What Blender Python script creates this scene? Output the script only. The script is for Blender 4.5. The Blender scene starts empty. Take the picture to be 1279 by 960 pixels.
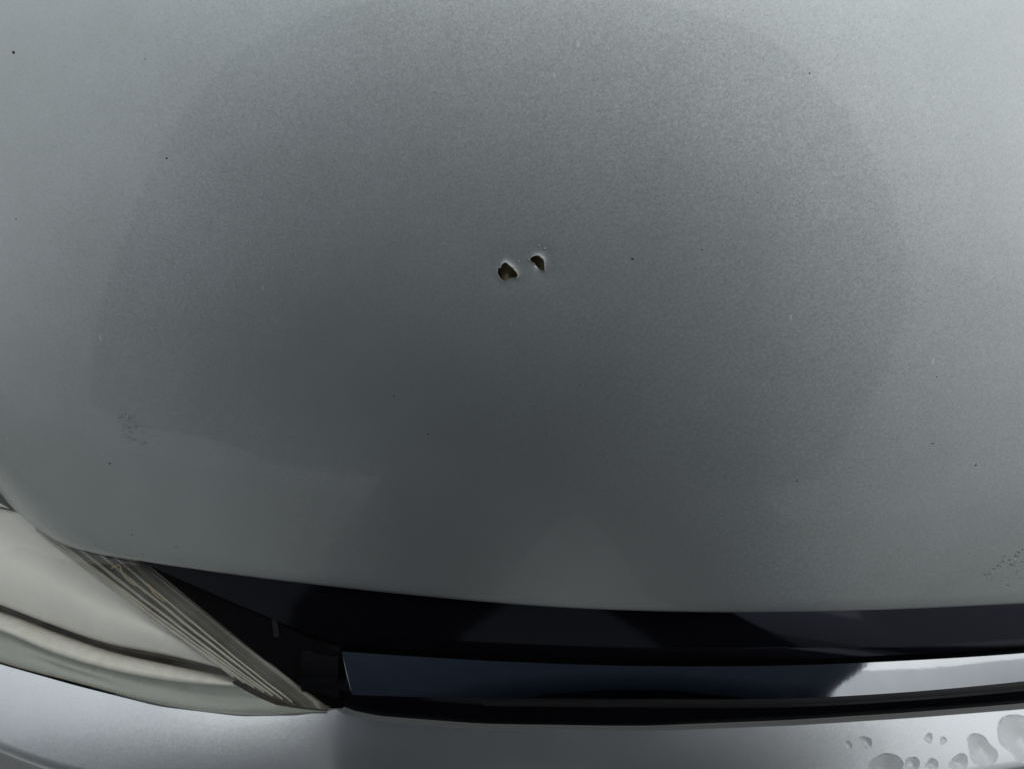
import bpy, bmesh, math, random
import numpy as np
from mathutils import Vector, Matrix
from mathutils.bvhtree import BVHTree
from mathutils.geometry import delaunay_2d_cdt

random.seed(7); rng = np.random.default_rng(7)
S = bpy.context.scene
COL = S.collection

# ------------------------------------------------------------------ camera
CAM = np.array([0.0, -0.18, 1.20]); PITCH = math.radians(50); FPX = 924.0
cam = bpy.data.cameras.new('camera'); camo = bpy.data.objects.new('camera', cam); COL.objects.link(camo)
camo.location = CAM; camo.rotation_euler = (math.pi/2 - PITCH, 0, 0)
cam.sensor_width = 36; cam.lens = 36*FPX/1279; cam.clip_start = 0.01; cam.clip_end = 2000
cam.dof.use_dof = True; cam.dof.focus_distance = 0.405; cam.dof.aperture_fstop = 11
S.camera = camo

# ------------------------------------------------------------------ sky, sun, exposure
SUN_EL, SUN_AZ = 46, 62            # azimuth measured from +y (behind the windscreen) towards +x
w = bpy.data.worlds.new('World'); S.world = w; w.use_nodes = True
nt = w.node_tree; nt.nodes.clear()
sky = nt.nodes.new('ShaderNodeTexSky'); sky.sky_type = 'NISHITA'; sky.sun_disc = False
sky.sun_elevation = math.radians(SUN_EL); sky.sun_rotation = math.radians(SUN_AZ)
sky.air_density = 1.0; sky.dust_density = 2.0; sky.ozone_density = 1.0
hs = nt.nodes.new('ShaderNodeHueSaturation'); hs.inputs['Saturation'].default_value = 0.16
bg = nt.nodes.new('ShaderNodeBackground'); bg.inputs['Strength'].default_value = 0.10
wo = nt.nodes.new('ShaderNodeOutputWorld')
nt.links.new(sky.outputs[0], hs.inputs['Color']); # thin even cloud layer over the clear sky
cl = nt.nodes.new('ShaderNodeMix'); cl.data_type = 'RGBA'; cl.inputs[0].default_value = .90
# the even overcast is three times as bright overhead as at the horizon: (1 + 2 sin h) / 3
wtc = nt.nodes.new('ShaderNodeTexCoord'); wsx = nt.nodes.new('ShaderNodeSeparateXYZ'); nt.links.new(wtc.outputs['Generated'], wsx.inputs[0])
wmr = nt.nodes.new('ShaderNodeMapRange'); wmr.inputs['To Min'].default_value = 1/3; wmr.inputs['To Max'].default_value = 1.0; nt.links.new(wsx.outputs['Z'], wmr.inputs['Value'])
wvm = nt.nodes.new('ShaderNodeVectorMath'); wvm.operation = 'SCALE'; wvm.inputs[0].default_value = (8.7, 9.1, 9.3); nt.links.new(wmr.outputs[0], wvm.inputs['Scale'])
nt.links.new(wvm.outputs[0], cl.inputs[7])
nt.links.new(hs.outputs[0], cl.inputs[6]); nt.links.new(cl.outputs[2], bg.inputs['Color']); nt.links.new(bg.outputs[0], wo.inputs['Surface'])
sun = bpy.data.lights.new('sun', 'SUN'); sun.energy = 1.1; sun.angle = math.radians(120); sun.color = (1, .97, .93)
suno = bpy.data.objects.new('sun', sun); COL.objects.link(suno)
az, el = math.radians(SUN_AZ), math.radians(SUN_EL)
sd = Vector((math.sin(az)*math.cos(el), math.cos(az)*math.cos(el), math.sin(el)))
suno.rotation_euler = sd.to_track_quat('Z', 'Y').to_euler()
S.view_settings.view_transform = 'Standard'; S.view_settings.look = 'None'
S.view_settings.exposure = 0.38; S.view_settings.gamma = 1.0; S.view_settings.use_curve_mapping = False
S.cycles.use_denoising = True
S.cycles.max_bounces = 10; S.cycles.transparent_max_bounces = 12; S.cycles.caustics_refractive = False

# ------------------------------------------------------------------ helpers
def ray(px, py):
    x = (px-639.5)/FPX; u = -(py-480)/FPX
    return np.array([x, math.cos(PITCH)+u*math.sin(PITCH), -math.sin(PITCH)+u*math.cos(PITCH)])
def at_z(px, py, z):
    d = ray(px, py); return CAM + d*((z-CAM[2])/d[2])
def at_plane(px, py, p, n):
    d = ray(px, py); return CAM + d*(np.dot(np.asarray(p)-CAM, n)/np.dot(d, n))
def norm(v): v = np.asarray(v, float); return v/np.linalg.norm(v)
def poly_interp(pts, n, key=None):
    """smooth resampling of a polyline by arc length (or by given keys)"""
    pts = np.array(pts, float)
    d = np.r_[0, np.cumsum(np.linalg.norm(np.diff(pts, axis=0), axis=1))]
    t = np.linspace(0, d[-1], n)
    out = np.empty((n, pts.shape[1]))
    m = np.gradient(pts, d, axis=0)
    k = np.clip(np.searchsorted(d, t, side='right')-1, 0, len(d)-2)
    h = (d[k+1]-d[k])[:, None]; s = ((t-d[k])[:, None])/h
    out = (2*s**3-3*s**2+1)*pts[k]+(s**3-2*s**2+s)*h*m[k]+(-2*s**3+3*s**2)*pts[k+1]+(s**3-s**2)*h*m[k+1]
    return out
def herm(xs, ys, q):
    """smooth interpolation ys(xs) at q, linear outside"""
    xs = np.array(xs, float); ys = np.array(ys, float); q = np.asarray(q, float)
    m = np.gradient(ys, xs)
    k = np.clip(np.searchsorted(xs, q, side='right')-1, 0, len(xs)-2)
    h = xs[k+1]-xs[k]; s = (q-xs[k])/h
    v = (2*s**3-3*s**2+1)*ys[k]+(s**3-2*s**2+s)*h*m[k]+(-2*s**3+3*s**2)*ys[k+1]+(s**3-s**2)*h*m[k+1]
    v = np.where(q < xs[0], ys[0]+(q-xs[0])*m[0], v); v = np.where(q > xs[-1], ys[-1]+(q-xs[-1])*m[-1], v)
    return v
def link(name, me, mat, parent=None, smooth=True, **props):
    o = bpy.data.objects.new(name, me); COL.objects.link(o)
    for m in (mat if isinstance(mat, (list, tuple)) else [mat]): me.materials.append(m)
    if smooth: me.polygons.foreach_set('use_smooth', [True]*len(me.polygons))
    if parent is not None: o.parent = parent
    for k, v in props.items(): o[k] = v
    return o
def mesh_pf(name, verts, faces):
    me = bpy.data.meshes.new(name); me.from_pydata([tuple(map(float, v)) for v in verts], [], [tuple(map(int, f)) for f in faces]); me.update(); return me
def grid_faces(r, c, off=0, flip=False):
    f = []
    for i in range(r-1):
        for j in range(c-1):
            q = (off+i*c+j, off+i*c+j+1, off+(i+1)*c+j+1, off+(i+1)*c+j)
            f.append(q[::-1] if flip else q)
    return f
def loft(name, rows, mat, parent, smooth=True, flip=False, thick=None, **props):
    rows = [np.asarray(r) for r in rows]; c = len(rows[0])
    me = mesh_pf(name, np.concatenate(rows), grid_faces(len(rows), c, 0, flip))
    o = link(name, me, mat, parent, smooth, **props)
    if thick:
        s = o.modifiers.new('s', 'SOLIDIFY'); s.thickness = thick; s.offset = -1
    return o
def tube_mesh(name, pts, rad, seg=8, closed_ends=True):
    pts = np.asarray(pts, float); n = len(pts); rad = np.broadcast_to(rad, n)
    V = []; F = []
    for i in range(n):
        t = norm(pts[min(i+1, n-1)]-pts[max(i-1, 0)])
        a = norm(np.cross(t, [0, 0.3, 1])); b = np.cross(t, a)
        for k in range(seg):
            an = 2*math.pi*k/seg; V.append(pts[i]+rad[i]*(math.cos(an)*a+math.sin(an)*b))
    for i in range(n-1):
        for k in range(seg):
            F.append((i*seg+k, i*seg+(k+1) % seg, (i+1)*seg+(k+1) % seg, (i+1)*seg+k))
    F.append(tuple(range(seg))[::-1]); F.append(tuple((n-1)*seg+k for k in range(seg)))
    return mesh_pf(name, V, F)

# ------------------------------------------------------------------ materials
def new_mat(name):
    m = bpy.data.materials.new(name); m.use_nodes = True
    b = m.node_tree.nodes['Principled BSDF']; return m, m.node_tree, b
def setp(b, **k):
    for n, v in k.items(): b.inputs[n.replace('_', ' ')].default_value = v
def node(nt, t, **k):
    n = nt.nodes.new(t)
    for a, v in k.items(): setattr(n, a, v)
    return n
def ramp(nt, fac, stops):
    r = node(nt, 'ShaderNodeValToRGB'); e = r.color_ramp.elements
    while len(e) < len(stops): e.new(.5)
    for x, (p, c) in zip(e, stops): x.position = p; x.color = (c, c, c, 1) if np.isscalar(c) else (*c, 1)
    nt.links.new(fac, r.inputs[0]); return r.outputs[0]
def noise(nt, vec, scale, detail=4, rough=.55):
    n = node(nt, 'ShaderNodeTexNoise'); n.inputs['Scale'].default_value = scale; n.inputs['Detail'].default_value = detail
    n.inputs['Roughness'].default_value = rough; nt.links.new(vec, n.inputs['Vector']); return n.outputs['Fac']
def vmath(nt, op, a, b=None):
    n = node(nt, 'ShaderNodeVectorMath', operation=op)
    for i, x in enumerate((a, b)):
        if x is None: continue
        if isinstance(x, (tuple, list)): n.inputs[i].default_value = x
        elif isinstance(x, (int, float)): n.inputs['Scale'].default_value = x
        else: nt.links.new(x, n.inputs[i])
    return n.outputs[0]

def paint_material(name, base, flake=.075, rough=.48, peel=.015, pscale=260):
    m, t, b = new_mat(name)
    tc = node(t, 'ShaderNodeTexCoord').outputs['Object']
    geo = node(t, 'ShaderNodeNewGeometry').outputs['Normal']
    # aluminium flakes under the clear coat: every flake tilts its own way
    acc = None
    for sc, k in ((1500, flake*.9), (2600, flake*.8)):
        v = node(t, 'ShaderNodeTexVoronoi'); v.inputs['Scale'].default_value = sc; t.links.new(tc, v.inputs['Vector'])
        d = vmath(t, 'SCALE', vmath(t, 'SUBTRACT', v.outputs['Color'], (.5, .5, .5)), k)
        acc = d if acc is None else vmath(t, 'ADD', acc, d)
    nf = vmath(t, 'NORMALIZE', vmath(t, 'ADD', geo, acc))
    t.links.new(nf, b.inputs['Normal'])
    # clear coat: faint orange peel
    bm_ = node(t, 'ShaderNodeBump'); bm_.inputs['Strength'].default_value = peel; bm_.inputs['Distance'].default_value = .001
    t.links.new(noise(t, tc, pscale, 3), bm_.inputs['Height'])
    t.links.new(bm_.outputs[0], b.inputs['Coat Normal'])
    # colour: slightly uneven, thin dust film
    mx = node(t, 'ShaderNodeMix', data_type='RGBA')
    mx.inputs[6].default_value = (*base, 1); mx.inputs[7].default_value = (base[0]*.88, base[1]*.88, base[2]*.87, 1)
    t.links.new(ramp(t, noise(t, tc, 9, 6, .6), [(.35, 0), (.7, 1)]), mx.inputs[0])
    # light dust specks and short streaks
    st = node(t, 'ShaderNodeMapping'); st.inputs['Scale'].default_value = (1, .35, .35); t.links.new(tc, st.inputs['Vector'])
    vo = node(t, 'ShaderNodeTexVoronoi'); vo.inputs['Scale'].default_value = 90; t.links.new(st.outputs[0], vo.inputs['Vector'])
    near = ramp(t, vo.outputs['Distance'], [(.035, 1), (.075, 0)])
    sx_ = node(t, 'ShaderNodeSeparateColor'); t.links.new(vo.outputs['Color'], sx_.inputs[0])
    pick = ramp(t, sx_.outputs[0], [(.80, 0), (.95, .5)])
    mul = node(t, 'ShaderNodeMath', operation='MULTIPLY'); t.links.new(near, mul.inputs[0]); t.links.new(pick, mul.inputs[1])
    m3 = node(t, 'ShaderNodeMix', data_type='RGBA'); t.links.new(mul.outputs[0], m3.inputs[0]); t.links.new(mx.outputs[2], m3.inputs[6]); m3.inputs[7].default_value = (.78, .79, .78, 1)
    t.links.new(m3.outputs[2], b.inputs['Base Color'])
    setp(b, Metallic=.88, Roughness=rough, Coat_Weight=.5, Coat_IOR=1.45)
    mr = node(t, 'ShaderNodeMapRange'); mr.inputs['To Min'].default_value = .015; mr.inputs['To Max'].default_value = .06
    t.links.new(noise(t, tc, 14, 6, .65), mr.inputs['Value']); t.links.new(mr.outputs[0], b.inputs['Coat Roughness'])
    return m
M = {}
M['paint'] = paint_material('silver_paint', (.475, .510, .520))
M['bumper'] = paint_material('bumper_paint', (.54, .565, .59), flake=.03, rough=.33, peel=.4, pscale=38)

def simple(name, col, rough=.5, metal=0., coat=0., nscale=40, var=.15, bump=0., bscale=300, spec=.5, tint=(1, 1, 1, 1)):
    m, t, b = new_mat(name)
    tc = node(t, 'ShaderNodeTexCoord').outputs['Object']
    mx = node(t, 'ShaderNodeMix', data_type='RGBA')
    mx.inputs[6].default_value = (*[c*(1-var) for c in col], 1); mx.inputs[7].default_value = (*[min(1, c*(1+var)) for c in col], 1)
    nz = noise(t, tc, nscale, 6, .6); t.links.new(nz, mx.inputs[0]); t.links.new(mx.outputs[2], b.inputs['Base Color'])
    setp(b, Specular_Tint=tint, Metallic=metal, Roughness=rough, Coat_Weight=coat, Coat_Roughness=.05, Specular_IOR_Level=spec)
    mr = node(t, 'ShaderNodeMapRange'); mr.inputs['To Min'].default_value = rough*.8; mr.inputs['To Max'].default_value = min(1, rough*1.25)
    t.links.new(noise(t, tc, nscale*1.7, 5), mr.inputs['Value']); t.links.new(mr.outputs[0], b.inputs['Roughness'])
    if bump:
        bp = node(t, 'ShaderNodeBump'); bp.inputs['Strength'].default_value = bump; bp.inputs['Distance'].default_value = .001
        t.links.new(noise(t, tc, bscale, 4), bp.inputs['Height']); t.links.new(bp.outputs[0], b.inputs['Normal'])
    return m
M['gloss_black'] = simple('gloss_black_plastic', (.004, .004, .006), .11, nscale=30, bump=.02, bscale=120, spec=.26, tint=(.72, .78, 1, 1))
M['black'] = simple('matt_black_plastic', (.004, .004, .005), .7, nscale=60, bump=.2, bscale=900, spec=.06)
M['dark_grey'] = simple('grey_plastic', (.007, .007, .008), .5, nscale=60, bump=.15, bscale=900, spec=.3)
M['chrome'] = simple('chrome', (.45, .47, .49), .06, metal=1., nscale=50, var=.10, bump=.06, bscale=45)
M['reflector'] = simple('reflector', (.78, .775, .74), .38, metal=.0, nscale=30, var=.06, bump=.1, bscale=40)
M['bezel'] = simple('bezel', (.70, .69, .63), .26, metal=.0, nscale=85, var=.24, bump=.12, bscale=60)  # pale ledge: its bright band against rim and groove is put into the colour
M['straw'] = simple('straw', (.42, .33, .16), .6, nscale=300)
M['rim'] = simple('rim_plastic', (.27, .29, .27), .28, nscale=50, var=.12, coat=.5, bump=.08, bscale=80)  # greyer than the bezel: shading between the bands put into the colour
M['groove'] = simple('groove', (.20, .165, .12), .5, nscale=40, var=.2)  # brown grime tone, darkened to stand in for shade in the recess
M['flute'] = simple('flute_plastic', (.38, .37, .31), .25, nscale=90, var=.22, coat=.6, bump=.15, bscale=250)
M['side_wall'] = simple('aged_side_wall', (.08, .077, .06), .35, nscale=60, var=.35, coat=.4, bump=.2, bscale=160)
M['primer'] = simple('bare_edge', (.48, .48, .45), .6, nscale=1200, var=.25, bump=.4, bscale=1500)
M['rust'] = simple('brown_underside', (.50, .40, .23), .85, nscale=220, var=.45, bump=.3, bscale=500)
M['chip'] = simple('chip', (.02, .02, .02), .7, nscale=800, var=.3)
M['ground'] = simple('asphalt', (.125, .125, .122), .85, nscale=3, var=.2, bump=.4, bscale=120)
M['jacket'] = simple('navy_cloth', (.018, .028, .047), .9, nscale=50, var=.25, bump=.3, bscale=500, spec=.12)
M['trousers'] = simple('denim', (.016, .022, .036), .9, nscale=60, var=.3, bump=.3, bscale=600, spec=.1)
M['skin'] = simple('skin', (.42, .26, .19), .5, nscale=30, var=.08)
M['hair'] = simple('hair', (.02, .015, .012), .6, nscale=200, var=.4)
M['shoe'] = simple('shoe', (.02, .02, .02), .5)
M['phone'] = simple('phone', (.015, .015, .017), .15)
M['rubber'] = simple('rubber', (.02, .02, .02), .8, nscale=80, bump=.2)

def lens_material():
    m = bpy.data.materials.new('aged_lens'); m.use_nodes = True; t = m.node_tree; t.nodes.clear()
    out = node(t, 'ShaderNodeOutputMaterial')
    tr = node(t, 'ShaderNodeBsdfTransparent'); tr.inputs[0].default_value = (.97, .97, .95, 1)
    gl = node(t, 'ShaderNodeBsdfGlossy'); gl.inputs['Roughness'].default_value = .03
    df = node(t, 'ShaderNodeBsdfDiffuse'); df.inputs[0].default_value = (.68, .68, .64, 1)
    lw = node(t, 'ShaderNodeLayerWeight'); lw.inputs[0].default_value = .5
    pw = node(t, 'ShaderNodeMath', operation='POWER'); t.links.new(lw.outputs['Facing'], pw.inputs[0]); pw.inputs[1].default_value = 5
    fr = node(t, 'ShaderNodeMath', operation='MULTIPLY_ADD'); t.links.new(pw.outputs[0], fr.inputs[0]); fr.inputs[1].default_value = .96; fr.inputs[2].default_value = .04
    tc = node(t, 'ShaderNodeTexCoord').outputs['Object']
    hz = ramp(t, noise(t, tc, 22, 7, .65), [(.35, .01), (.78, .16)])
    sn = ramp(t, noise(t, tc, 70, 8, .7), [(.5, 0), (.72, .30)])
    dm = node(t, 'ShaderNodeMix', data_type='RGBA'); t.links.new(sn, dm.inputs[0]); dm.inputs[6].default_value = (.68, .68, .64, 1); dm.inputs[7].default_value = (.26, .21, .13, 1); t.links.new(dm.outputs[2], df.inputs[0])
    m1 = node(t, 'ShaderNodeMixShader'); t.links.new(hz, m1.inputs[0]); t.links.new(tr.outputs[0], m1.inputs[1]); t.links.new(df.outputs[0], m1.inputs[2])
    m2 = node(t, 'ShaderNodeMixShader'); t.links.new(fr.outputs[0], m2.inputs[0]); t.links.new(m1.outputs[0], m2.inputs[1]); t.links.new(gl.outputs[0], m2.inputs[2])
    t.links.new(m2.outputs[0], out.inputs[0]); return m
M['lens'] = lens_material()
mw = bpy.data.materials.new('water'); mw.use_nodes = True; tw = mw.node_tree; tw.nodes.clear()
wo_ = node(tw, 'ShaderNodeOutputMaterial'); wg = node(tw, 'ShaderNodeBsdfGlass'); wg.inputs['IOR'].default_value = 1.333; wg.inputs['Roughness'].default_value = 0
wt = node(tw, 'ShaderNodeBsdfTransparent'); wm = node(tw, 'ShaderNodeMixShader'); wm.inputs[0].default_value = .42
tw.links.new(wt.outputs[0], wm.inputs[1]); tw.links.new(wg.outputs[0], wm.inputs[2]); tw.links.new(wm.outputs[0], wo_.inputs[0]); M['water'] = mw

M['bead'] = M['water'].copy(); M['bead'].name = 'water_bead'
[n for n in M['bead'].node_tree.nodes if n.type == 'MIX_SHADER'][0].inputs[0].default_value = .8

# ------------------------------------------------------------------ ground
g = mesh_pf('ground', [(-400, -400, 0), (400, -400, 0), (400, 400, 0), (-400, 400, 0)], [(0, 1, 2, 3)])
link('ground', g, M['ground'], None, False, kind='structure')

# ------------------------------------------------------------------ the car
car = bpy.data.objects.new('car', None); COL.objects.link(car); car.location = (0, 0, 0)
car['label'] = 'silver car front seen from above with two small holes in its hood'; car['category'] = 'car'
XC = 0.12

# profile of the hood in the length direction, integrated from its slope
def hood_profile():
    rows = np.arange(744, -420, -3.0)
    th = np.radians(herm([-420, -200, 0, 200, 335, 480, 620, 700, 760], [20, 35, 45.0, 48.6, 50.8, 54.2, 58.8, 62, 64.5], rows))
    a = PITCH+np.arctan((rows-480)/FPX)
    keep = a > math.radians(9); rows, th, a = rows[keep], th[keep], a[keep]
    r = np.empty(len(rows)); r[0] = (CAM[2]-.785)/math.sin(a[0])
    for i in range(len(rows)-1): r[i+1] = r[i]*math.exp(-(a[i+1]-a[i])/math.tan(a[i]+th[i]))
    y = CAM[1]+r*np.cos(a); z = CAM[2]-r*np.sin(a)
    y -= y[0]; z -= z[0]
    d = np.r_[0, np.cumsum(np.hypot(np.diff(y), np.diff(z)))]
    n = int(d[-1]/.003); q = np.linspace(0, d[-1], n)
    return np.interp(q, d, y), np.interp(q, d, z)
PY, PZ = hood_profile()
keep = PY < .95; PY, PZ = PY[keep], PZ[keep]

fold_px = [(0, 558), (40, 612), (75, 650), (110, 668), (170, 681), (300, 704), (500, 728), (700, 745), (900, 751), (1100, 748), (1279, 740)]
edge_px = [(0, 620), (30, 645), (62, 668), (112, 688), (172, 700), (300, 718), (500, 741), (700, 758), (900, 764), (1100, 761), (1279, 753)]
zF = lambda x: .785 - .05*(x-XC)**2
def on_zf(px, py):
    p = at_z(px, py, .785)
    for _ in range(6): p = at_z(px, py, zF(p[0]))
    return p
F0 = np.array([on_zf(*p) for p in fold_px[4:]])
cf = np.polyfit(F0[:, 0]-XC, F0[:, 1], 2)
# the whole crowned sheet first; it is trimmed along the fold line afterwards
NC = 600
ex = np.linspace(-.74, .98, NC)
yc = np.polyval(cf, ex-XC)
sheet = np.stack([np.tile(ex, (len(PY), 1)), yc[None]+PY[:, None], zF(ex)[None]+PZ[:, None]], 2)
sheet_bvh = BVHTree.FromPolygons([tuple(v) for v in sheet.reshape(-1, 3)], grid_faces(len(PY), NC))
# fold line: along the front of the sheet, sweeping back beside the headlights
fx, fs0 = [], []
for px, py in fold_px[:4]:
    dd = Vector(norm(ray(px, py))); loc = sheet_bvh.ray_cast(Vector(CAM), dd)[0]
    fx.append(loc.x); fs0.append(loc.y-np.interp(loc.x, ex, yc))
fx = np.array(fx); fs0 = np.array(fs0)
lx = np.r_[-.75, -.62, -.52, -.45, -.40, fx, F0[0, 0], F0[0, 0]+.05]
sl = (fs0[0]-fs0[1])/(fx[0]-fx[1])
ls = np.r_[[fs0[0]+sl*(x-fx[0])*g for x, g in ((-.75, 1.5), (-.62, 1.25), (-.52, 1.1), (-.45, 1.02), (-.40, 1))], fs0, 0, 0]
ls = np.maximum(ls, 0)
s0 = np.interp(ex, lx, ls); s0 = np.maximum(s0, np.interp(2*XC-ex, lx, ls)*(ex > XC+.26))
ker = np.exp(-.5*(np.arange(-8, 9)/2.6)**2); ker /= ker.sum()
s0 = np.convolve(np.pad(s0, 8, mode='edge'), ker, mode='valid')
D = np.r_[0, np.cumsum(np.hypot(np.diff(PY), np.diff(PZ)))]
d0 = np.interp(s0, PY, D)
# pixel column of every fold point (to find where the lower edge has to fall)
def project(P):
    P = np.asarray(P)-CAM
    f = np.array([0, math.cos(PITCH), -math.sin(PITCH)]); u = np.array([0, math.sin(PITCH), math.cos(PITCH)])
    dz = P@f; return 639.5+FPX*P[..., 0]/dz, 480-FPX*(P@u)/dz
def prof(dist): return np.interp(dist, D, PY), np.interp(dist, D, PZ)
py_, pz_ = prof(d0)
fold = np.stack([ex, yc+py_, zF(ex)+pz_], 1)
fpx, fpy = project(fold)
tx = np.gradient(fold[:, 0]); ty = np.gradient(fold[:, 1]); tl = np.hypot(tx, ty); nx, ny = ty/tl, -tx/tl     # outward in plan
# how wide the turned-down band below the fold is (m)
EB = np.interp(ex, [-.74, -.36, -.335, -.30, -.27, -.23, -.17, .1, .34], [.034, .030, .027, .022, .017, .0115, .010, .0098, .0098])
lo_, hi_ = np.full(NC, .002), np.full(NC, .09)
exy = np.array(edge_px, float)
for _ in range(40):
    mid = (lo_+hi_)/2
    u_, v_ = project(np.stack([fold[:, 0]+nx*.19*mid, fold[:, 1]+ny*.19*mid, fold[:, 2]-.94*mid], 1))
    below = v_ > herm(exy[:, 0], exy[:, 1], u_)
    hi_ = np.where(below, mid, hi_); lo_ = np.where(below, lo_, mid)
good = (fpx > -10) & (fpx < 1300)
EB = np.interp(np.arange(NC), np.where(good)[0], mid[good])
EB = np.convolve(np.pad(EB, 8, mode='edge'), ker, mode='valid')
rows = []
for out, dz in ((.0, 0), (.10, .25), (.18, .48), (.225, .68), (.22, .86), (.14, .99), (-.1, 1.06), (-.9, 1.02)):
    rows.append(np.stack([fold[:, 0]+nx*out*EB, fold[:, 1]+ny*out*EB, fold[:, 2]-dz*EB], 1))
edge3 = rows[5]
rows = rows[::-1]                  # from inside the hem up to the fold
NPR = len(PY)
for k in range(1, NPR):
    dk = d0+(D[-1]-d0)*k/(NPR-1); a_, b_ = prof(dk)
    rows.append(np.stack([ex, yc+a_, zF(ex)+b_], 1))
HG = np.array(rows)                # rows x cols x 3
NR = len(HG)
def catmull(i, j):
    """bicubic point of the hood grid at fractional row i, column j"""
    def wts(t): return np.array([-.5*t+t*t-.5*t**3, 1-2.5*t*t+1.5*t**3, .5*t+2*t*t-1.5*t**3, -.5*t*t+.5*t**3])
    i0, j0 = int(i), int(j)
    W = np.outer(wts(i-i0), wts(j-j0))
    return np.tensordot(W, HG[i0-1:i0+3, j0-1:j0+3], axes=([0, 1], [0, 1]))
gf = grid_faces(NR, NC)
hood_bvh = BVHTree.FromPolygons([tuple(v) for v in HG.reshape(-1, 3)], gf)
def hit(bvh, px, py):
    dd = Vector(norm(ray(px, py))); loc, n, idx, _ = bvh.ray_cast(Vector(CAM), dd); return loc, n, idx
def hood_ij(px, py):
    loc, n, idx = hit(hood_bvh, px, py); i, j = divmod(idx, NC-1)
    A = HG[i, j]; a = HG[i, j+1]-A; b = HG[i+1, j]-A
    s, *_ = np.linalg.lstsq(np.stack([b, a], 1), np.array(loc)-A, rcond=None)
    return np.array([i+s[0], j+s[1]])

z8 = lambda L: [(580+x/8, 280+y/8) for x, y in L]
hole_l = z8([(410, 385), (440, 408), (480, 438), (515, 478), (536, 515), (522, 541), (470, 543), (432, 556), (410, 577), (385, 572), (355, 545), (335, 512), (325, 485), (335, 447), (360, 437), (375, 405)])
hole_r = z8([(650, 350), (680, 328), (715, 318), (745, 322), (775, 345), (798, 375), (803, 430), (806, 470), (790, 476), (760, 460), (735, 440), (710, 415), (690, 388), (665, 380)])
def dens(L, k=3):
    out = []
    for a, b in zip(L, L[1:]+L[:1]):
        for t in range(k):
            s = t/k; out.append((a[0]+(b[0]-a[0])*s+random.uniform(-.25, .25)*(t > 0), a[1]+(b[1]-a[1])*s+random.uniform(-.25, .25)*(t > 0)))
    return out
loops_px = [dens(hole_l), dens(hole_r)]
loops = [np.array([hood_ij(*p) for p in L]) for L in loops_px]
cij = np.array([l.mean(0) for l in loops])
lo = np.floor(np.min(np.concatenate(loops), 0)).astype(int)-5; hi = np.ceil(np.max(np.concatenate(loops), 0)).astype(int)+5
# patch around the holes: constrained triangulation in grid coordinates
pv = []; pe = []
def add_loop(P):
    o = len(pv); pv.extend([tuple(p) for p in P])
    for k in range(len(P)): pe.append((o+k, o+(k+1) % len(P)))
border = [(lo[0], j) for j in range(lo[1], hi[1])]+[(i, hi[1]) for i in range(lo[0], hi[0])]+[(hi[0], j) for j in range(hi[1], lo[1], -1)]+[(i, lo[1]) for i in range(hi[0], lo[0], -1)]
add_loop(border); nb = len(border)
for L in loops: add_loop(L)
def inside(p, L):
    c = False; n = len(L)
    for a in range(n):
        b = a-1
        if (L[a][1] > p[1]) != (L[b][1] > p[1]) and p[0] < (L[b][0]-L[a][0])*(p[1]-L[a][1])/(L[b][1]-L[a][1])+L[a][0]: c = not c
    return c
def dist_loop(p, L):
    return min(np.hypot(*(p-l)) for l in L)
cell = .003
for i in np.arange(lo[0]+.5, hi[0], .22):
    for j in np.arange(lo[1]+.5, hi[1], .22):
        p = np.array([i+random.uniform(-.05, .05), j+random.uniform(-.05, .05)])
        if any(inside(p, L) for L in loops): continue
        dm = min(dist_loop(p, L) for L in loops)
        if dm < .08 or (dm > 1.6 and random.random() > .25): continue
        pv.append(tuple(p))
V2, E2, F2, *_ = delaunay_2d_cdt([Vector(p) for p in pv], pe, [], 0, 1e-7)
V2 = np.array([tuple(v) for v in V2])
def side(p, c):      # (right, up) in the photograph of a grid point beside a hole centre, metres
    return np.array([p[1]-c[1], p[0]-c[0]])*cell
def lift(p):
    """dented, torn metal round the holes: how far the sheet stands up (m)"""
    h = 0
    for k, L in enumerate(loops):
        dm = dist_loop(p, L)*cell; sx, sy = side(p, cij[k])
        up = (sx*.6+sy*.8)/max(1e-6, math.hypot(sx, sy))
        h += (.0006*max(0, up)+.00022)*math.exp(-dm/.0015)
        if k == 1: h -= .0007*max(0, -up)**3*math.exp(-dm/.0010)
        h -= .0003*math.exp(-(dm/.006)**2)
    return h
def hood_normal(p):
    e = .2; a = catmull(p[0]+e, p[1])-catmull(p[0]-e, p[1]); b = catmull(p[0], p[1]+e)-catmull(p[0], p[1]-e)
    return norm(np.cross(b, a))
patch = []
for p in V2:
    onb = p[0] <= lo[0]+1e-6 or p[0] >= hi[0]-1e-6 or p[1] <= lo[1]+1e-6 or p[1] >= hi[1]-1e-6
    P = catmull(*p)
    edge = min(p[0]-lo[0], hi[0]-p[0], p[1]-lo[1], hi[1]-p[1])
    patch.append(P if onb else P+hood_normal(p)*lift(p)*min(1, edge/2))
pf = []
for f in F2:
    c = V2[list(f)].mean(0)
    if any(inside(c, L) for L in loops): continue
    a, b, c_ = [V2[k] for k in f[:3]]
    ar = (b[1]-a[1])*(c_[0]-a[0])-(b[0]-a[0])*(c_[1]-a[1])
    pf.append(tuple(f) if ar > 0 else tuple(f)[::-1])
keepf = [f for n, f in enumerate(gf) if not (lo[0] <= n//(NC-1) < hi[0] and lo[1] <= n % (NC-1) < hi[1])]
off = NR*NC
me = mesh_pf('hood', list(HG.reshape(-1, 3))+patch, keepf+[tuple(k+off for k in f) for f in pf])
bm = bmesh.new(); bm.from_mesh(me); bmesh.ops.remove_doubles(bm, verts=bm.verts, dist=2e-6)
loose = [v for v in bm.verts if not v.link_faces]; bmesh.ops.delete(bm, geom=loose, context='VERTS')
bm.to_mesh(me); bm.free()
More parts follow.
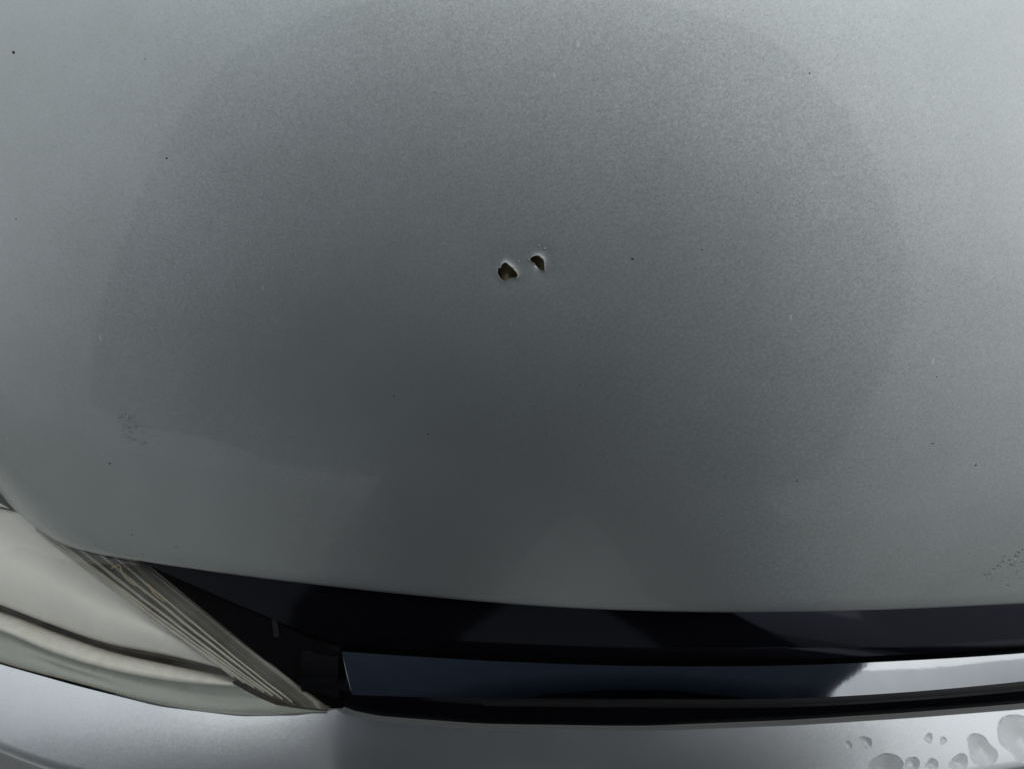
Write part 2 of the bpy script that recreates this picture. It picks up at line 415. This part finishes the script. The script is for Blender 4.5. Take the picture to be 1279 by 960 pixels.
hood = link('hood', me, M['paint'], car, label='silver metallic hood with two torn holes in its middle')
# torn rims of the two holes: bare metal edge turned down, pale lip on the upper right
for k, L in enumerate(loops):
    c = cij[k]; n = len(L); top = []; outr = []; dn = []; dn2 = []
    for a in range(n):
        p = L[a]; nn = hood_normal(p); P = catmull(*p)+nn*(lift(p)+.00005)
        o = norm(p-c); sx, sy = side(p, c); up = (sx*.55+sy*.83)/max(1e-6, math.hypot(sx, sy))
        wdt = .02+.34*max(0, up)**.8*random.uniform(.45, 1.5)
        po = p+o*wdt; top.append(P+nn*.00012)
        outr.append(catmull(*po)+hood_normal(po)*(lift(po)+(.00006 if up > 0 else -.0002)))
        dn.append(P-nn*.0006+np.array([o[1], 0, 0])*-.0002); dn2.append(P-nn*.0016)
    R = [outr, top, dn, dn2]
    R = [r+[r[0]] for r in map(list, R)]
    loft('torn_rim', R, M['primer'], hood)
# brace under the hood, seen through the holes
cc = (catmull(*cij[0])+catmull(*cij[1]))/2; nn = hood_normal((cij[0]+cij[1])/2)
pts = []
for i in np.linspace(lo[0]-14, hi[0]+14, 12):
    pts.append([catmull(i, j)-nn*(.011+.006*math.sin(j*.9)) for j in np.linspace(lo[1]-20, hi[1]+20, 40)])
loft('hood_brace', pts, M['rust'], hood, label='brown brace under the hood seen through the holes')

# small dark chips in the paint
chips = [(17, 66, 2.0), (208, 198, 1.5), (181, 74, .9), (790, 324, 1.9), (877, 312, 1.1), (492, 494, 1.3), (535, 541, 1.4), (1165, 553, 1.2), (20, 274, 1.0), (1219, 580, 1.1),
         (996, 600, 1.2), (165, 667, 1.3), (220, 683, 1.2), (1011, 92, 1.1), (137, 578, 1.5), (947, 241, .9), (1170, 471, .9), (700, 410, .7)]
for px, py, r in chips:
    r *= 1.3
    loc, n, _ = hit(hood_bvh, px, py); sc = (Vector(loc)-Vector(CAM)).length/FPX*r
    q = n.to_track_quat('Z', 'Y').to_matrix(); nv = 9; vs = [loc+n*.00025]
    for k in range(nv):
        a = 2*math.pi*k/nv; rr = sc*random.uniform(.7, 1.3); vs.append(loc+q@Vector((rr*math.cos(a)*1.25, rr*math.sin(a), -.0002)))
    link('paint_chip', mesh_pf('paint_chip', vs, [(0, k+1, (k+1) % nv+1) for k in range(nv)]), M['chip'], hood)

# pale flakes of loosened paint round the holes
for px, py, r in ((648, 327, .8), (660, 325, .6), (673, 307, .8), (680, 311, .9), (686, 320, .5)):
    loc, n, _ = hit(hood_bvh, px, py); sc = (Vector(loc)-Vector(CAM)).length/FPX*r
    q = n.to_track_quat('Z', 'Y').to_matrix(); nv = 7; vs = [loc+n*.0009]
    for k in range(nv):
        a = 2*math.pi*k/nv; rr = sc*random.uniform(.6, 1.4); vs.append(loc+q@Vector((rr*math.cos(a)*1.4, rr*math.sin(a), .0001)))
    link('paint_flake', mesh_pf('paint_flake', vs, [(0, k+1, (k+1) % nv+1) for k in range(nv)]), M['primer'], hood)

# ------------------------------------------------------------------ slot under the hood: grille panel, chrome strip, lower panel
def chain(px_list, z): return np.array([at_z(a, b, z) for a, b in px_list])
bow = lambda P: P
# chrome strip: lower and upper edges, convex face
ct_px = [(427, 813), (500, 818), (600, 824), (800, 831), (1000, 830), (1140, 824), (1279, 815), (1420, 800)]
cb_px = [(440, 867), (500, 869), (600, 870), (800, 872), (1000, 871), (1140, 863), (1279, 850), (1420, 833)]
N = 90
zt = lambda x: .735-.03*(x-XC)**2
ct = poly_interp(chain(ct_px, .735), N); cb = poly_interp(chain(cb_px, .7240), N)
nrm = np.array([norm(np.cross(np.gradient(ct, axis=0)[i], ct[i]-cb[i])) for i in range(N)])
if nrm[:, 2].mean() < 0: nrm = -nrm
CROWN = .0003
rowsC = []
for s in np.linspace(0, 1, 13):
    rowsC.append(ct*(1-s)+cb*s+nrm*CROWN*4*s*(1-s))
back = nrm*-.012
rowsC = [ct*.85+cb*.15+back]+[ct-nrm*.0003]+rowsC+[cb-nrm*.0003]+[cb*.85+ct*.15+back]
chrome = loft('chrome_strip', rowsC, M['chrome'], car, label='curved chrome strip in the black grille slot')
chrome.modifiers.new('crisp', 'EDGE_SPLIT').split_angle = math.radians(35)
# rounded left end cap
capr = [r[0] for r in rowsC]; cc_ = np.mean(capr, 0)
link('end_cap', mesh_pf('end_cap', capr+[cc_+np.array([-.002, 0, 0])], [(k, (k+1) % len(capr), len(capr)) for k in range(len(capr))]), M['chrome'], chrome)
# lower lip of the strip
lp_t = poly_interp(chain([(600, 866), (800, 870), (1000, 869), (1140, 862), (1279, 850), (1420, 833)], .7235), 60)+np.array([0, .0, -.001])
lp_b = poly_interp(chain([(604, 881), (800, 883), (1000, 882), (1140, 874), (1279, 862), (1420, 845)], .717), 60)
loft('lower_lip', [lp_t+np.array([0, .006, 0]), lp_t, lp_t*.5+lp_b*.5+np.array([0, -.0008, .0006]), lp_b, lp_b+np.array([0, .008, -.001])], M['dark_grey'], chrome)

hemx = np.linspace(-.42, .66, 110)
edge_y = lambda x: np.interp(x, edge3[:, 0], edge3[:, 1])
edge_z = lambda x: np.interp(x, edge3[:, 0], edge3[:, 2])
def wide(P, x0, x1, n=110):
    xs = np.linspace(x0, x1, n); o = np.argsort(P[:, 0]); return np.stack([xs, herm(P[o, 0][::6], P[o, 1][::6], xs), np.interp(xs, P[o, 0], P[o, 2])], 1)
ctw = wide(ct, -.112, .56)
txs = np.linspace(at_z(172, 700, .765)[0], .56, 110)
top_b = np.stack([txs, np.minimum(np.polyval(cf, txs-XC), .05)+np.interp(txs, [-.2, -.05, .12, .2], [-.004, .004, .010, .020]), zF(txs)-np.interp(txs, [-.05, .12, .2], [.012, .014, .024])], 1)
pan = []
for s in np.linspace(0, 1, 10):
    pan.append(top_b*(1-s)+(ctw+np.array([0, .006, -.006]))*s+np.array([0, -.0012, .0012])*4*s*(1-s))
loft('grille_panel', pan, M['gloss_black'], car, label='glossy black panel between hood edge and chrome strip')
# black structure behind everything
bk = []
for y, z in ((.10, .70), (.07, .745), (.045, .76)): bk.append(np.stack([hemx, np.polyval(cf, hemx-XC)*.8+y-.02, np.full_like(hemx, z)], 1))
loft('front_crossmember', bk, M['black'], car)

light_stop = []  # unseen black sheet added to block light under the hood and darken the holes
for y_, z_ in ((-.012, .672), (.05, .668), (.5, .66), (1.0, .66)): light_stop.append(np.stack([np.linspace(-.72, .96, 40), np.full(40, y_), np.full(40, z_)], 1))
loft('bay_light_stop', light_stop, M['black'], car)

# ------------------------------------------------------------------ bumper
bp_px = [(-330, 690), (-200, 752), (-100, 795), (0, 829), (100, 857), (200, 882), (300, 894), (370, 893), (405, 888), (420, 885), (432, 892), (470, 900), (600, 910), (800, 913), (1000, 905), (1140, 896), (1279, 885), (1420, 870), (1600, 840), (1800, 790)]
gp_px = [(-330, 800), (-200, 865), (-100, 892), (0, 938), (100, 980), (200, 985), (300, 985), (370, 985), (405, 985), (420, 985), (432, 985), (470, 985), (600, 985), (800, 985), (1000, 985), (1140, 980), (1279, 953), (1420, 935), (1600, 905), (1800, 855)]
NB = 420
def resamp(pts, n):
    pts = np.array(pts, float); s = np.linspace(0, len(pts)-1, n); return np.stack([np.interp(s, range(len(pts)), pts[:, k]) for k in range(2)], 1)
bpx = resamp(bp_px, NB); gpx = resamp(gp_px, NB)
k5 = np.exp(-.5*(np.arange(-8, 9)/2.2)**2); k5 /= k5.sum()
smo = lambda v: np.stack([np.convolve(np.pad(v[:, k], 8, mode='reflect', reflect_type='odd'), k5, mode='valid') for k in range(v.shape[1])], 1)
bpx, gpx = smo(bpx), smo(gpx)
zb = np.interp(bpx[:, 0], [-330, 0, 300, 430, 1800], [.725, .712, .703, .700, .700])
B = np.array([at_z(a, b, z) for (a, b), z in zip(bpx, zb)])
tilt = np.radians(np.interp(bpx[:, 0], [-330, 300, 390, 470, 700, 1000, 1400], [12, 13, 16, 36, 36, 28, 22]))
Gp = np.array([at_plane(gpx[i, 0], gpx[i, 1], B[i], np.array([0, -math.sin(tilt[i]), math.cos(tilt[i])])) for i in range(NB)])
fw = np.stack([np.zeros(NB), -np.ones(NB), np.zeros(NB)], 1)
Gn = np.stack([np.zeros(NB), -np.cos(tilt), -np.sin(tilt)], 1)
kk_ = np.exp(-.5*(np.arange(-40, 41)/14)**2); kk_ /= kk_.sum()
sm40 = lambda v: np.stack([np.convolve(np.pad(v[:, k], 40, mode='reflect', reflect_type='odd'), kk_, mode='valid') for k in range(3)], 1)
Bs, Gp = sm40(B), sm40(Gp)
rowsB = [B+np.array([0, .016, -.05]), B+np.array([0, .0015, -.010]), B+np.array([0, .0004, -.0015]), B]
for s in (.06, .15, .3, .45, .6, .75, .88): rowsB.append(Bs*(1-s)+Gp*s+(B-Bs)*max(0, 1-s/.35)**2+np.array([0, -.0004, .0010])*4*s*(1-s))
for out, dz in ((0, 0), (.0012, .002), (.0025, .008), (.004, .022), (.006, .05), (.010, .10), (.018, .18), (.0, .26), (-.04, .34)):
    rowsB.append(Gp+fw*out+np.array([0, 0, -1])*dz)
bumper = loft('bumper', rowsB, M['bumper'], car, label='silver bumper top below the black grille slot')
bumper.modifiers.new('crisp', 'EDGE_SPLIT').split_angle = math.radians(50)
bum_bvh = BVHTree.FromPolygons([tuple(v) for v in np.concatenate(rowsB)], grid_faces(len(rowsB), NB))

# dark lower panel in the slot, between the chrome strip and the bumper
Bw = wide(B, -.135, .56); cbw = wide(cb, -.135, .56)
lo_p = []
for s in np.linspace(0, 1, 6): lo_p.append((cbw+np.array([0, .010, -.002]))*(1-s)+(Bw+np.array([0, .006, -.010]))*s)
loft('lower_grille_panel', lo_p, M['gloss_black'], car, label='dark panel between chrome strip and bumper')
e_a = [at_z(176+229*t, 697+187*t, .757-.057*t) for t in np.linspace(0, 1, 16)]
e_b = [at_z(184+250*t, 702+116*t, .757-.028*t) for t in np.linspace(0, 1, 16)]
e_v = e_a+e_b; e_f = grid_faces(2, 16); o_ = len(e_v)
e_v += [at_z(428, 884, .690), at_z(446, 860, .700)]; e_f += [(15, o_, o_+1, 31)]
link('slot_end_panel', mesh_pf('slot_end_panel', e_v, e_f), M['black'], car)
# small bracket edge and rounded clip at the left end of the slot
a = at_z(338, 738, .750); b = at_z(345, 795, .735)
br = []
for s in np.linspace(0, 1, 6):
    p = a*(1-s)+b*s; br.append([p+np.array([-.0016, .010, -.004]), p+np.array([-.0016, 0, 0]), p, p+np.array([.0016, 0, -.0004]), p+np.array([.0016, .010, -.004])])
loft('bracket', br, M['dark_grey'], car, smooth=False)
cp = [at_z(376+t*47, 808+12*(2*t-1)**2, .728) for t in np.linspace(0, 1, 14)]
cp2 = [at_z(378+t*46, 858+14*t, .712) for t in np.linspace(0, 1, 14)]
rr = [np.array(cp)+[0, .012, -.004], np.array(cp), np.array(cp)*.7+np.array(cp2)*.3+[0, -.002, .002], np.array(cp)*.3+np.array(cp2)*.7+[0, -.001, .001], np.array(cp2)]
loft('side_clip', rr, M['black'], car)

# ------------------------------------------------------------------ headlight
ipx, ipy = project(edge3); kk = int(np.argmin(np.abs(ipx-0)))
print('edge at frame left', ipx[kk], ipy[kk], edge3[kk]); print([(round(float(ipx[k])), round(float(ipy[k]))) for k in range(0, NC, 12) if -100 < ipx[k] < 1350])
h1 = at_z(0, 622, edge3[kk][2]-.006); h2 = at_z(408, 887, .7035); h3 = at_z(0, 827, .7125)
hn = norm(np.cross(h2-h1, h3-h1)); hn = hn if hn[2] > 0 else -hn
def HL(px, py, dep=0.0): return at_plane(px, py, h1-hn*dep, hn)
def hl_curve(pts, n, dep):
    c = poly_interp(np.array(pts, float), n); dd = dep if np.ndim(dep) else [dep]*n
    return np.array([HL(c[i, 0], c[i, 1], dd[i]) for i in range(n)])
# housing: dark tub behind
tub_px = [(-330, 300), (-200, 440), (-80, 560), (0, 615), (60, 660), (175, 696), (300, 795), (408, 884)]
tub_lo = [(-330, 690), (-200, 750), (-100, 793), (0, 826), (100, 853), (200, 878), (310, 892), (408, 889)]
T1 = hl_curve(tub_px, 40, .001); T2 = hl_curve(tub_lo, 40, .001)
dip = np.sin(np.linspace(0, 1, 40)*math.pi*.5+math.pi*.5)[:, None]
rowsT = []
for s in np.linspace(0, 1, 12): rowsT.append(T1*(1-s)+T2*s-hn*(.08*math.sin(math.pi*s)**.6*np.clip(dip*1.6, .04, 1)))
head = loft('headlight', rowsT, M['groove'], car, label='cloudy yellowed left headlight beside the black grille slot')
# white reflector bowl
n = 40
r0 = hl_curve([(-330, 315), (-150, 505), (-40, 598), (0, 628), (28, 643), (107, 706), (176, 760), (276, 833)], n, np.linspace(.006, .0035, n))
r1 = hl_curve([(-330, 470), (-150, 600), (-40, 672), (0, 690), (50, 712), (120, 755), (195, 783), (278, 833)], n, np.linspace(.022, .0055, n))
r2 = hl_curve([(-330, 560), (-150, 655), (-40, 718), (0, 732), (60, 755), (125, 785), (200, 803), (279, 834)], n, np.linspace(.024, .007, n))
r3 = hl_curve([(-330, 610), (-150, 690), (-40, 742), (0, 756), (60, 779), (130, 803), (205, 818), (280, 836)], n, np.linspace(.026, .0085, n))
r4 = hl_curve([(-330, 622), (-150, 702), (-40, 752), (0, 765), (60, 787), (130, 811), (205, 826), (281, 839)], n, np.linspace(.036, .011, n))
loft('reflector', [r0, r0*.5+r1*.5-hn*.002, r1-hn*.0022, r1*.9+r2*.1+hn*.001, r2, r3*.6+r2*.4, r3-hn*.002], M['reflector'], head)
loft('groove', [r3-hn*.0002, r3*.5+r4*.5-hn*.006, r4-hn*.008], M['groove'], head)
b1 = hl_curve([(-330, 630), (-150, 708), (-40, 757), (0, 770), (60, 793), (130, 817), (195, 832), (290, 851)], n, np.linspace(.022, .0065, n))
b2 = hl_curve([(-330, 648), (-150, 725), (-40, 773), (0, 785), (60, 810), (130, 832), (200, 846), (294, 855)], n, np.linspace(.009, .0035, n))
b3 = hl_curve([(-330, 658), (-150, 734), (-40, 780), (0, 793), (80, 827), (160, 847), (240, 860), (310, 864)], n, np.linspace(.0125, .0055, n))
b4 = hl_curve([(-330, 672), (-150, 750), (-40, 795), (0, 810), (100, 842), (200, 868), (280, 880), (345, 880)], n, np.linspace(.0065, .0025, n))
b5 = hl_curve([(-330, 690), (-150, 771), (-40, 812), (0, 826), (100, 853), (200, 879), (300, 892), (408, 888)], n, np.linspace(.003, .0008, n))
loft('bezel', [b1-hn*.01, b1, b1*.5+b2*.5+hn*.001, b2, b2*.7+b3*.3-hn*.0008], M['bezel'], head)
loft('lens_rim', [b2*.7+b3*.3-hn*.0008, b3, b3*.5+b4*.5+hn*.0004, b4, b4*.5+b5*.5+hn*.001, b5], M['rim'], head)
# fluted inner side of the lens: base wall and eight ribs converging towards the tip
topL = [(28, 640), (46, 662), (66, 676), (90, 688), (112, 694), (133, 697), (150, 699), (175, 700)]
_t2 = [(300, 851), (314, 858), (326, 864), (338, 869), (349, 874), (360, 878), (372, 882), (408, 886)]
topL = [t if t[0] < 60 else (t[0]-16*(b_[0]-t[0])/math.hypot(b_[0]-t[0], b_[1]-t[1]), t[1]-16*(b_[1]-t[1])/math.hypot(b_[0]-t[0], b_[1]-t[1])) for t, b_ in zip(topL, _t2)]
botL = [(300, 851), (314, 858), (326, 864), (338, 869), (349, 874), (360, 878), (372, 882), (408, 886)]
W = []
for s in np.linspace(0, 1, 14):
    W.append([HL(t[0]*(1-s)+b_[0]*s, t[1]*(1-s)+b_[1]*s+3*math.sin(math.pi*s), .0055*(1-.6*s)) for t, b_ in zip(topL, botL)])
loft('side_wall', W, M['side_wall'], head)
for k in range(7):
    t, b_ = topL[k], botL[k]; pts = []; rad = []
    for s in np.linspace(0, .97, 16):
        pts.append(HL(t[0]*(1-s)+b_[0]*s+random.uniform(-.6, .6), t[1]*(1-s)+b_[1]*s+3*math.sin(math.pi*s), .0042*(1-.6*s))); rad.append((.0011-.0005*s)*random.uniform(.85, 1.15))
    link('flute', tube_mesh('flute', pts, rad, 8), M['flute'], head)
# outer edge band of the lens next to the grille
e0 = hl_curve([(138, 686), (230, 765), (300, 825), (372, 882)], 24, .0022); e1 = hl_curve([(163, 685), (176, 697), (260, 765), (330, 822), (410, 885)], 24, .0005)
loft('lens_edge', [e0-hn*.003, e0, e0*.5+e1*.5+hn*.0008, e1, e1-hn*.012], M['side_wall'], head)
# clear cover
Lr = []
for s in np.linspace(0, 1, 14): Lr.append(T1*(1-s)+T2*s+hn*(.001+.006*(math.sin(math.pi*s)**.7)*np.clip(dip*1.5, .05, 1)))
loft('lens', Lr, M['lens'], head)

def fibre(pts, label):
    P = poly_interp(np.array([HL(a_, b_, -.0085) for a_, b_ in pts]), 22)
    o = link('plant_fibre', tube_mesh('plant_fibre', P, .00042*np.linspace(1, .5, 22), 6), M['straw'], None, label=label, category='plant fibre', group='dry fibres caught on the headlight')
fibre([(139, 709), (149, 705), (153, 716), (162, 726), (170, 731)], 'bent golden plant fibre on the headlight ribs next to the hood edge')
fibre([(185, 728), (192, 740), (206, 751)], 'short straight plant fibre on the headlight edge beside the black slot')

# the headlight on the other side of the car
def mirrored(o, par):
    me_ = o.data.copy(); co = np.empty(len(me_.vertices)*3); me_.vertices.foreach_get('co', co); co[0::3] = 2*XC-co[0::3]; me_.vertices.foreach_set('co', co); me_.flip_normals()
    c_ = o.copy(); c_.data = me_; COL.objects.link(c_); c_.parent = par; return c_
head_kids = list(head.children); head2 = mirrored(head, car); head2['label'] = 'cloudy right headlight at the other end of the grille slot'
for k_ in head_kids: mirrored(k_, head2)

# ------------------------------------------------------------------ water drops on the bumper
def drop(px, py, r, label, group, flat=.075, sx=1.0):
    loc, n, _ = hit(bum_bvh, px, py); sc = (Vector(loc)-Vector(CAM)).length/FPX*r
    q = n.to_track_quat('Z', 'Y').to_matrix(); vs = []; fs = []; R, Sg = 8, 24
    ph = [random.uniform(0, 6) for _ in range(3)]
    for i in range(R):
        e = math.pi/2*i/R
        for k in range(Sg):
            a = 2*math.pi*k/Sg; w_ = 1+.15*math.sin(2*a+ph[0])+.09*math.sin(3*a+ph[1])+.04*math.sin(5*a+ph[2])
            vs.append(q@Vector((sc*w_*math.cos(e)*math.cos(a)*sx, sc*w_*math.cos(e)*math.sin(a), sc*flat*math.sin(e)-.0001)))
    vs.append(q@Vector((0, 0, sc*flat)))
    for i in range(R-1):
        for k in range(Sg): fs.append((i*Sg+k, i*Sg+(k+1) % Sg, (i+1)*Sg+(k+1) % Sg, (i+1)*Sg+k))
    for k in range(Sg): fs.append(((R-1)*Sg+k, (R-1)*Sg+(k+1) % Sg, R*Sg))
    fs.append(tuple(range(Sg))[::-1])
    o = link('water_drop', mesh_pf('water_drop', vs, fs), M['water'], None, label=label, category='water drop', group=group); o.location = loc
    return o
GR = 'water drops on the bumper'
drop(1105, 961, 17, 'wide round water drop on the silver bumper, cut by the lower photo border', GR)
drop(1226, 937, 14, 'water drop on bumper left of the largest drop at the right border', GR, sx=1.05)
drop(1272, 921, 20, 'largest water drop on the bumper, cut by the right photo border', GR)
drop(1198, 951, 7, 'slanted small water drop on bumper beside the second largest drop', GR, sx=1.4)
for px, py, r, lab in ((1139, 955, 8, 'small water drop right beside the wide drop on the lower border'), (1164, 954, 6, 'small water drop between the wide drop and the slanted drop'),
        (1082, 926, 6, 'larger of the two tiny water drops above the wide drop'), (1060, 930, 4, 'tiny water drop farthest left on the silver bumper'),
        (1160, 921, 4.5, 'larger of the two tiny water drops close below the black slot'), (1178, 924, 3.5, 'smaller of the two tiny water drops close below the black slot')):
    drop(px, py, r, lab, GR, flat=.09)

# clusters of tiny dried droplets on the hood
def cluster(spots, label):
    vs = []; fs = []; Sg = 10
    for px, py, r in spots:
        loc, n, _ = hit(hood_bvh, px, py); sc = (Vector(loc)-Vector(CAM)).length/FPX*r; q = n.to_track_quat('Z', 'Y').to_matrix(); o = len(vs)
        rx_ = random.uniform(.8, 1.2); sc *= 1.15
        for e in (0, .45, .9, 1.3):
            for k in range(Sg):
                a = 2*math.pi*k/Sg; vs.append(loc+q@Vector((sc*rx_*math.cos(e)*math.cos(a), sc*math.cos(e)*math.sin(a), sc*.6*math.sin(e)-.00003)))
        for i in range(3):
            for k in range(Sg): fs.append((o+i*Sg+k, o+i*Sg+(k+1) % Sg, o+(i+1)*Sg+(k+1) % Sg, o+(i+1)*Sg+k))
        fs.append(tuple(o+3*Sg+k for k in range(Sg))); fs.append(tuple(o+k for k in range(Sg))[::-1])
    link('droplet_patch', mesh_pf('droplet_patch', vs, fs), M['bead'], None, label=label, category='droplets', kind='stuff')
c1 = [(152, 520, 2.3), (158, 517, 1.9), (163, 521, 2.6), (148, 526, 1.5), (156, 531, 1.8), (162, 533, 2.4), (170, 532, 1.7), (163, 538, 1.5), (157, 543, 1.4), (161, 546, 1.3), (167, 549, 2.5), (163, 545, 1.2), (181, 553, 1.9), (178, 540, 1.1), (176, 552, 1.0), (153, 535, 1.0), (160, 525, 1.3), (150, 514, 1.0), (172, 558, .9)]
cluster(c1, 'small patch of tiny clear droplets on the hood above the headlight')
c2 = [(1230, 718, 1.8), (1236, 717, 1.6), (1240, 711, 2.1), (1247, 706, 1.8), (1252, 702, 2.4), (1249, 708, 1.5), (1254, 695, 1.8), (1263, 706, 2.6), (1269, 695, 2.5), (1271, 690, 2.0), (1260, 699, 1.4), (1239, 722, 1.4), (1258, 731, 1.7), (1276, 702, 1.6), (1270, 713, 1.3), (1277, 686, 1.8), (1258, 721, 1.2), (1274, 722, 1.2), (1245, 716, 1.0), (1268, 702, 1.1)]
cluster(c2, 'patch of tiny clear droplets at the lower right edge of hood')

# ------------------------------------------------------------------ the photographer, mirrored dark in the paint and chrome
def skin_body(name, verts, edges, radii, root=0, sub=2):
    me = bpy.data.meshes.new(name); me.from_pydata(verts, edges, []); me.update()
    o = bpy.data.objects.new(name, me); COL.objects.link(o)
    sk = o.modifiers.new('skin', 'SKIN'); sk.use_smooth_shade = True
    for i, r in enumerate(radii): me.skin_vertices[0].data[i].radius = r if isinstance(r, tuple) else (r, r)
    me.skin_vertices[0].data[root].use_root = True
    ss = o.modifiers.new('sub', 'SUBSURF'); ss.levels = sub; ss.render_levels = sub
    dg = bpy.context.evaluated_depsgraph_get(); ev = bpy.data.meshes.new_from_object(o.evaluated_get(dg))
    o.modifiers.clear(); o.data = ev; ev.polygons.foreach_set('use_smooth', [True]*len(ev.polygons)); return o
PX, PYY = .035, -.47      # hips
UX = -.09                # upper body leans to the left
J = {'pelvis': (PX, PYY, 1.00), 'waist': (PX-.02, PYY+.01, 1.12), 'chest': (.0, PYY+.03, 1.30), 'upper': (UX, PYY+.10, 1.58), 'neck': (UX, PYY+.17, 1.72), 'headb': (UX, PYY+.22, 1.80), 'headm': (UX, PYY+.26, 1.87), 'headt': (UX, PYY+.30, 1.94)}
order = list(J); V = [J[k] for k in order]; E = [(i, i+1) for i in range(len(V)-1)]
Rr = [(.19, .12), (.18, .12), (.20, .13), (.17, .11), .075, .085, .10, .07]
for s, foot in ((-1, -.27), (1, .37)):
    b0 = len(V)
    sh = (UX+s*.20, PYY+.08, 1.50); elb = (UX+s*.44, PYY+.06, 1.15); wr = (.05+s*.165, -.275, 1.20); pm = (.05+s*.125, -.232, 1.222)
    V += [sh, elb, wr, pm]; E += [(3, b0), (b0, b0+1), (b0+1, b0+2), (b0+2, b0+3)]; Rr += [.085, .07, .045, (.035, .018)]
    for f in range(4):     # four fingers closing on the phone, and a thumb
        p0 = len(V); L = (.9, 1, .95, .78)[f]; z0 = 1.245-.018*f
        V += [(pm[0]-s*.020, pm[1]+.018, z0), (pm[0]-s*.042*L, pm[1]+.024, z0+.002), (pm[0]-s*.060*L, pm[1]+.014, z0+.003)]
        E += [(b0+3, p0), (p0, p0+1), (p0+1, p0+2)]; Rr += [.0095, .0085, .007]
    p0 = len(V); V += [(pm[0]-s*.012, pm[1]-.012, 1.205), (pm[0]-s*.034, pm[1]-.020, 1.215)]; E += [(b0+3, p0), (p0, p0+1)]; Rr += [.011, .009]
    b1_ = len(V); wide_ = .018*(s < 0); hip = (PX+s*(.105+wide_*.8), PYY-.01, .99); kn = (PX+s*(.285+wide_), PYY+.01, .53); an = (foot, PYY-.02, .09); toe = (foot+s*.03, PYY+.15, .04)
    V += [hip, kn, an, toe]; E += [(0, b1_), (b1_, b1_+1), (b1_+1, b1_+2), (b1_+2, b1_+3)]; Rr += [.13+wide_*.8, .125+wide_, .09+wide_*.5, (.05, .035)]
person = skin_body('person', V, E, Rr)
pm_ = person.data
_b = BVHTree.FromPolygons([v.co.copy() for v in pm_.vertices], [tuple(p.vertices) for p in pm_.polygons]); _n = _b.find_nearest(Vector(CAM)); print('CLEAR', _n[3], (Vector(CAM)-_n[0]).dot(_n[1]))
for k in ('jacket', 'trousers', 'skin', 'shoe', 'hair'): pm_.materials.append(M[k])
for p in pm_.polygons:
    c = p.center
    hand = c.y > -.255 and c.z < 1.30 and abs(c.x-.05) < .165
    mi = 0
    if c.z < .13: mi = 3
    elif c.z < 1.05: mi = 1
    elif c.z < 1.93 and c.z > 1.79 and abs(c.x-UX) < .075 and c.y > PYY+.29: mi = 2
    elif hand: mi = 3
    p.material_index = mi
person['label'] = 'person in a wide dark cape added for the hood reflection, standing before the car holding a phone'; person['category'] = 'person'
# unseen cape, added and widened to mirror as the dark dome in the hood
cape = []; CX = -.165
for k, (z, rx, ry, yc_, xc_) in enumerate(((1.90, .22, .105, .24, CX), (1.865, .44, .125, .22, CX), (1.79, .60, .145, .18, CX), (1.65, .69, .165, .13, CX), (1.48, .735, .178, .08, CX), (1.30, .73, .185, .05, CX), (1.12, .675, .19, .04, CX-.03), (.99, .615, .19, .035, CX-.05), (.915, .59, .19, .03, CX-.06))):
    ring = []
    for q_ in np.linspace(0, 2*math.pi, 73):
        f_ = 1+.022*k/8*math.sin(9*q_+.6)+.014*k/8*math.sin(14*q_)
        cx_, sy_ = math.cos(q_), math.sin(q_)
        ring.append([xc_+rx*f_*math.copysign(abs(cx_)**.85, cx_), PYY+yc_+ry*f_*math.copysign(abs(sy_)**.85, sy_), z-(.03*(1-abs(cx_)) if k > 6 else 0)+.012*math.sin(7*q_)*(k > 6)])
    cape.append(ring)
cape_o = loft('reflection_cape', cape, M['jacket'], person, thick=.003)
_bm = bmesh.new(); _bm.from_mesh(cape_o.data); bmesh.ops.remove_doubles(_bm, verts=_bm.verts, dist=1e-5); _bm.to_mesh(cape_o.data); _bm.free()
# face
def ball(name, loc, r, mat, par, sc=(1, 1, 1)):
    m_ = bpy.data.meshes.new(name); b_ = bmesh.new(); bmesh.ops.create_uvsphere(b_, u_segments=14, v_segments=10, radius=r); bmesh.ops.scale(b_, vec=sc, verts=b_.verts); bmesh.ops.translate(b_, vec=loc, verts=b_.verts); b_.to_mesh(m_); b_.free()
    return link(name, m_, mat, par)
for s in (-1, 1):
    ball('eye', (UX+s*.032, PYY+.345, 1.83), .011, M['chip'], person); ball('ear', (UX+s*.095, PYY+.25, 1.87), .03, M['skin'], person, (.35, .6, 1))
ball('nose', (UX, PYY+.33, 1.80), .018, M['skin'], person, (.7, .9, 1.2)); ball('mouth', (UX, PYY+.295, 1.775), .022, M['rust'], person, (1, .3, .25))
# the phone whose lens takes the picture: a slab just behind the camera
ph = bpy.data.meshes.new('phone'); b_ = bmesh.new(); bmesh.ops.create_cube(b_, size=1); bmesh.ops.scale(b_, vec=(.155, .075, .009), verts=b_.verts); bmesh.ops.bevel(b_, geom=b_.edges[:], offset=.003, segments=2, affect='EDGES'); b_.to_mesh(ph); b_.free()
pho = link('phone', ph, M['phone'], None, label='black phone held in the standing person\'s two hands', category='phone')
pho.rotation_euler = camo.rotation_euler; axis = Vector((0, math.cos(PITCH), -math.sin(PITCH))); pho.location = Vector(CAM)-axis*.012+Vector((.05, 0, 0))
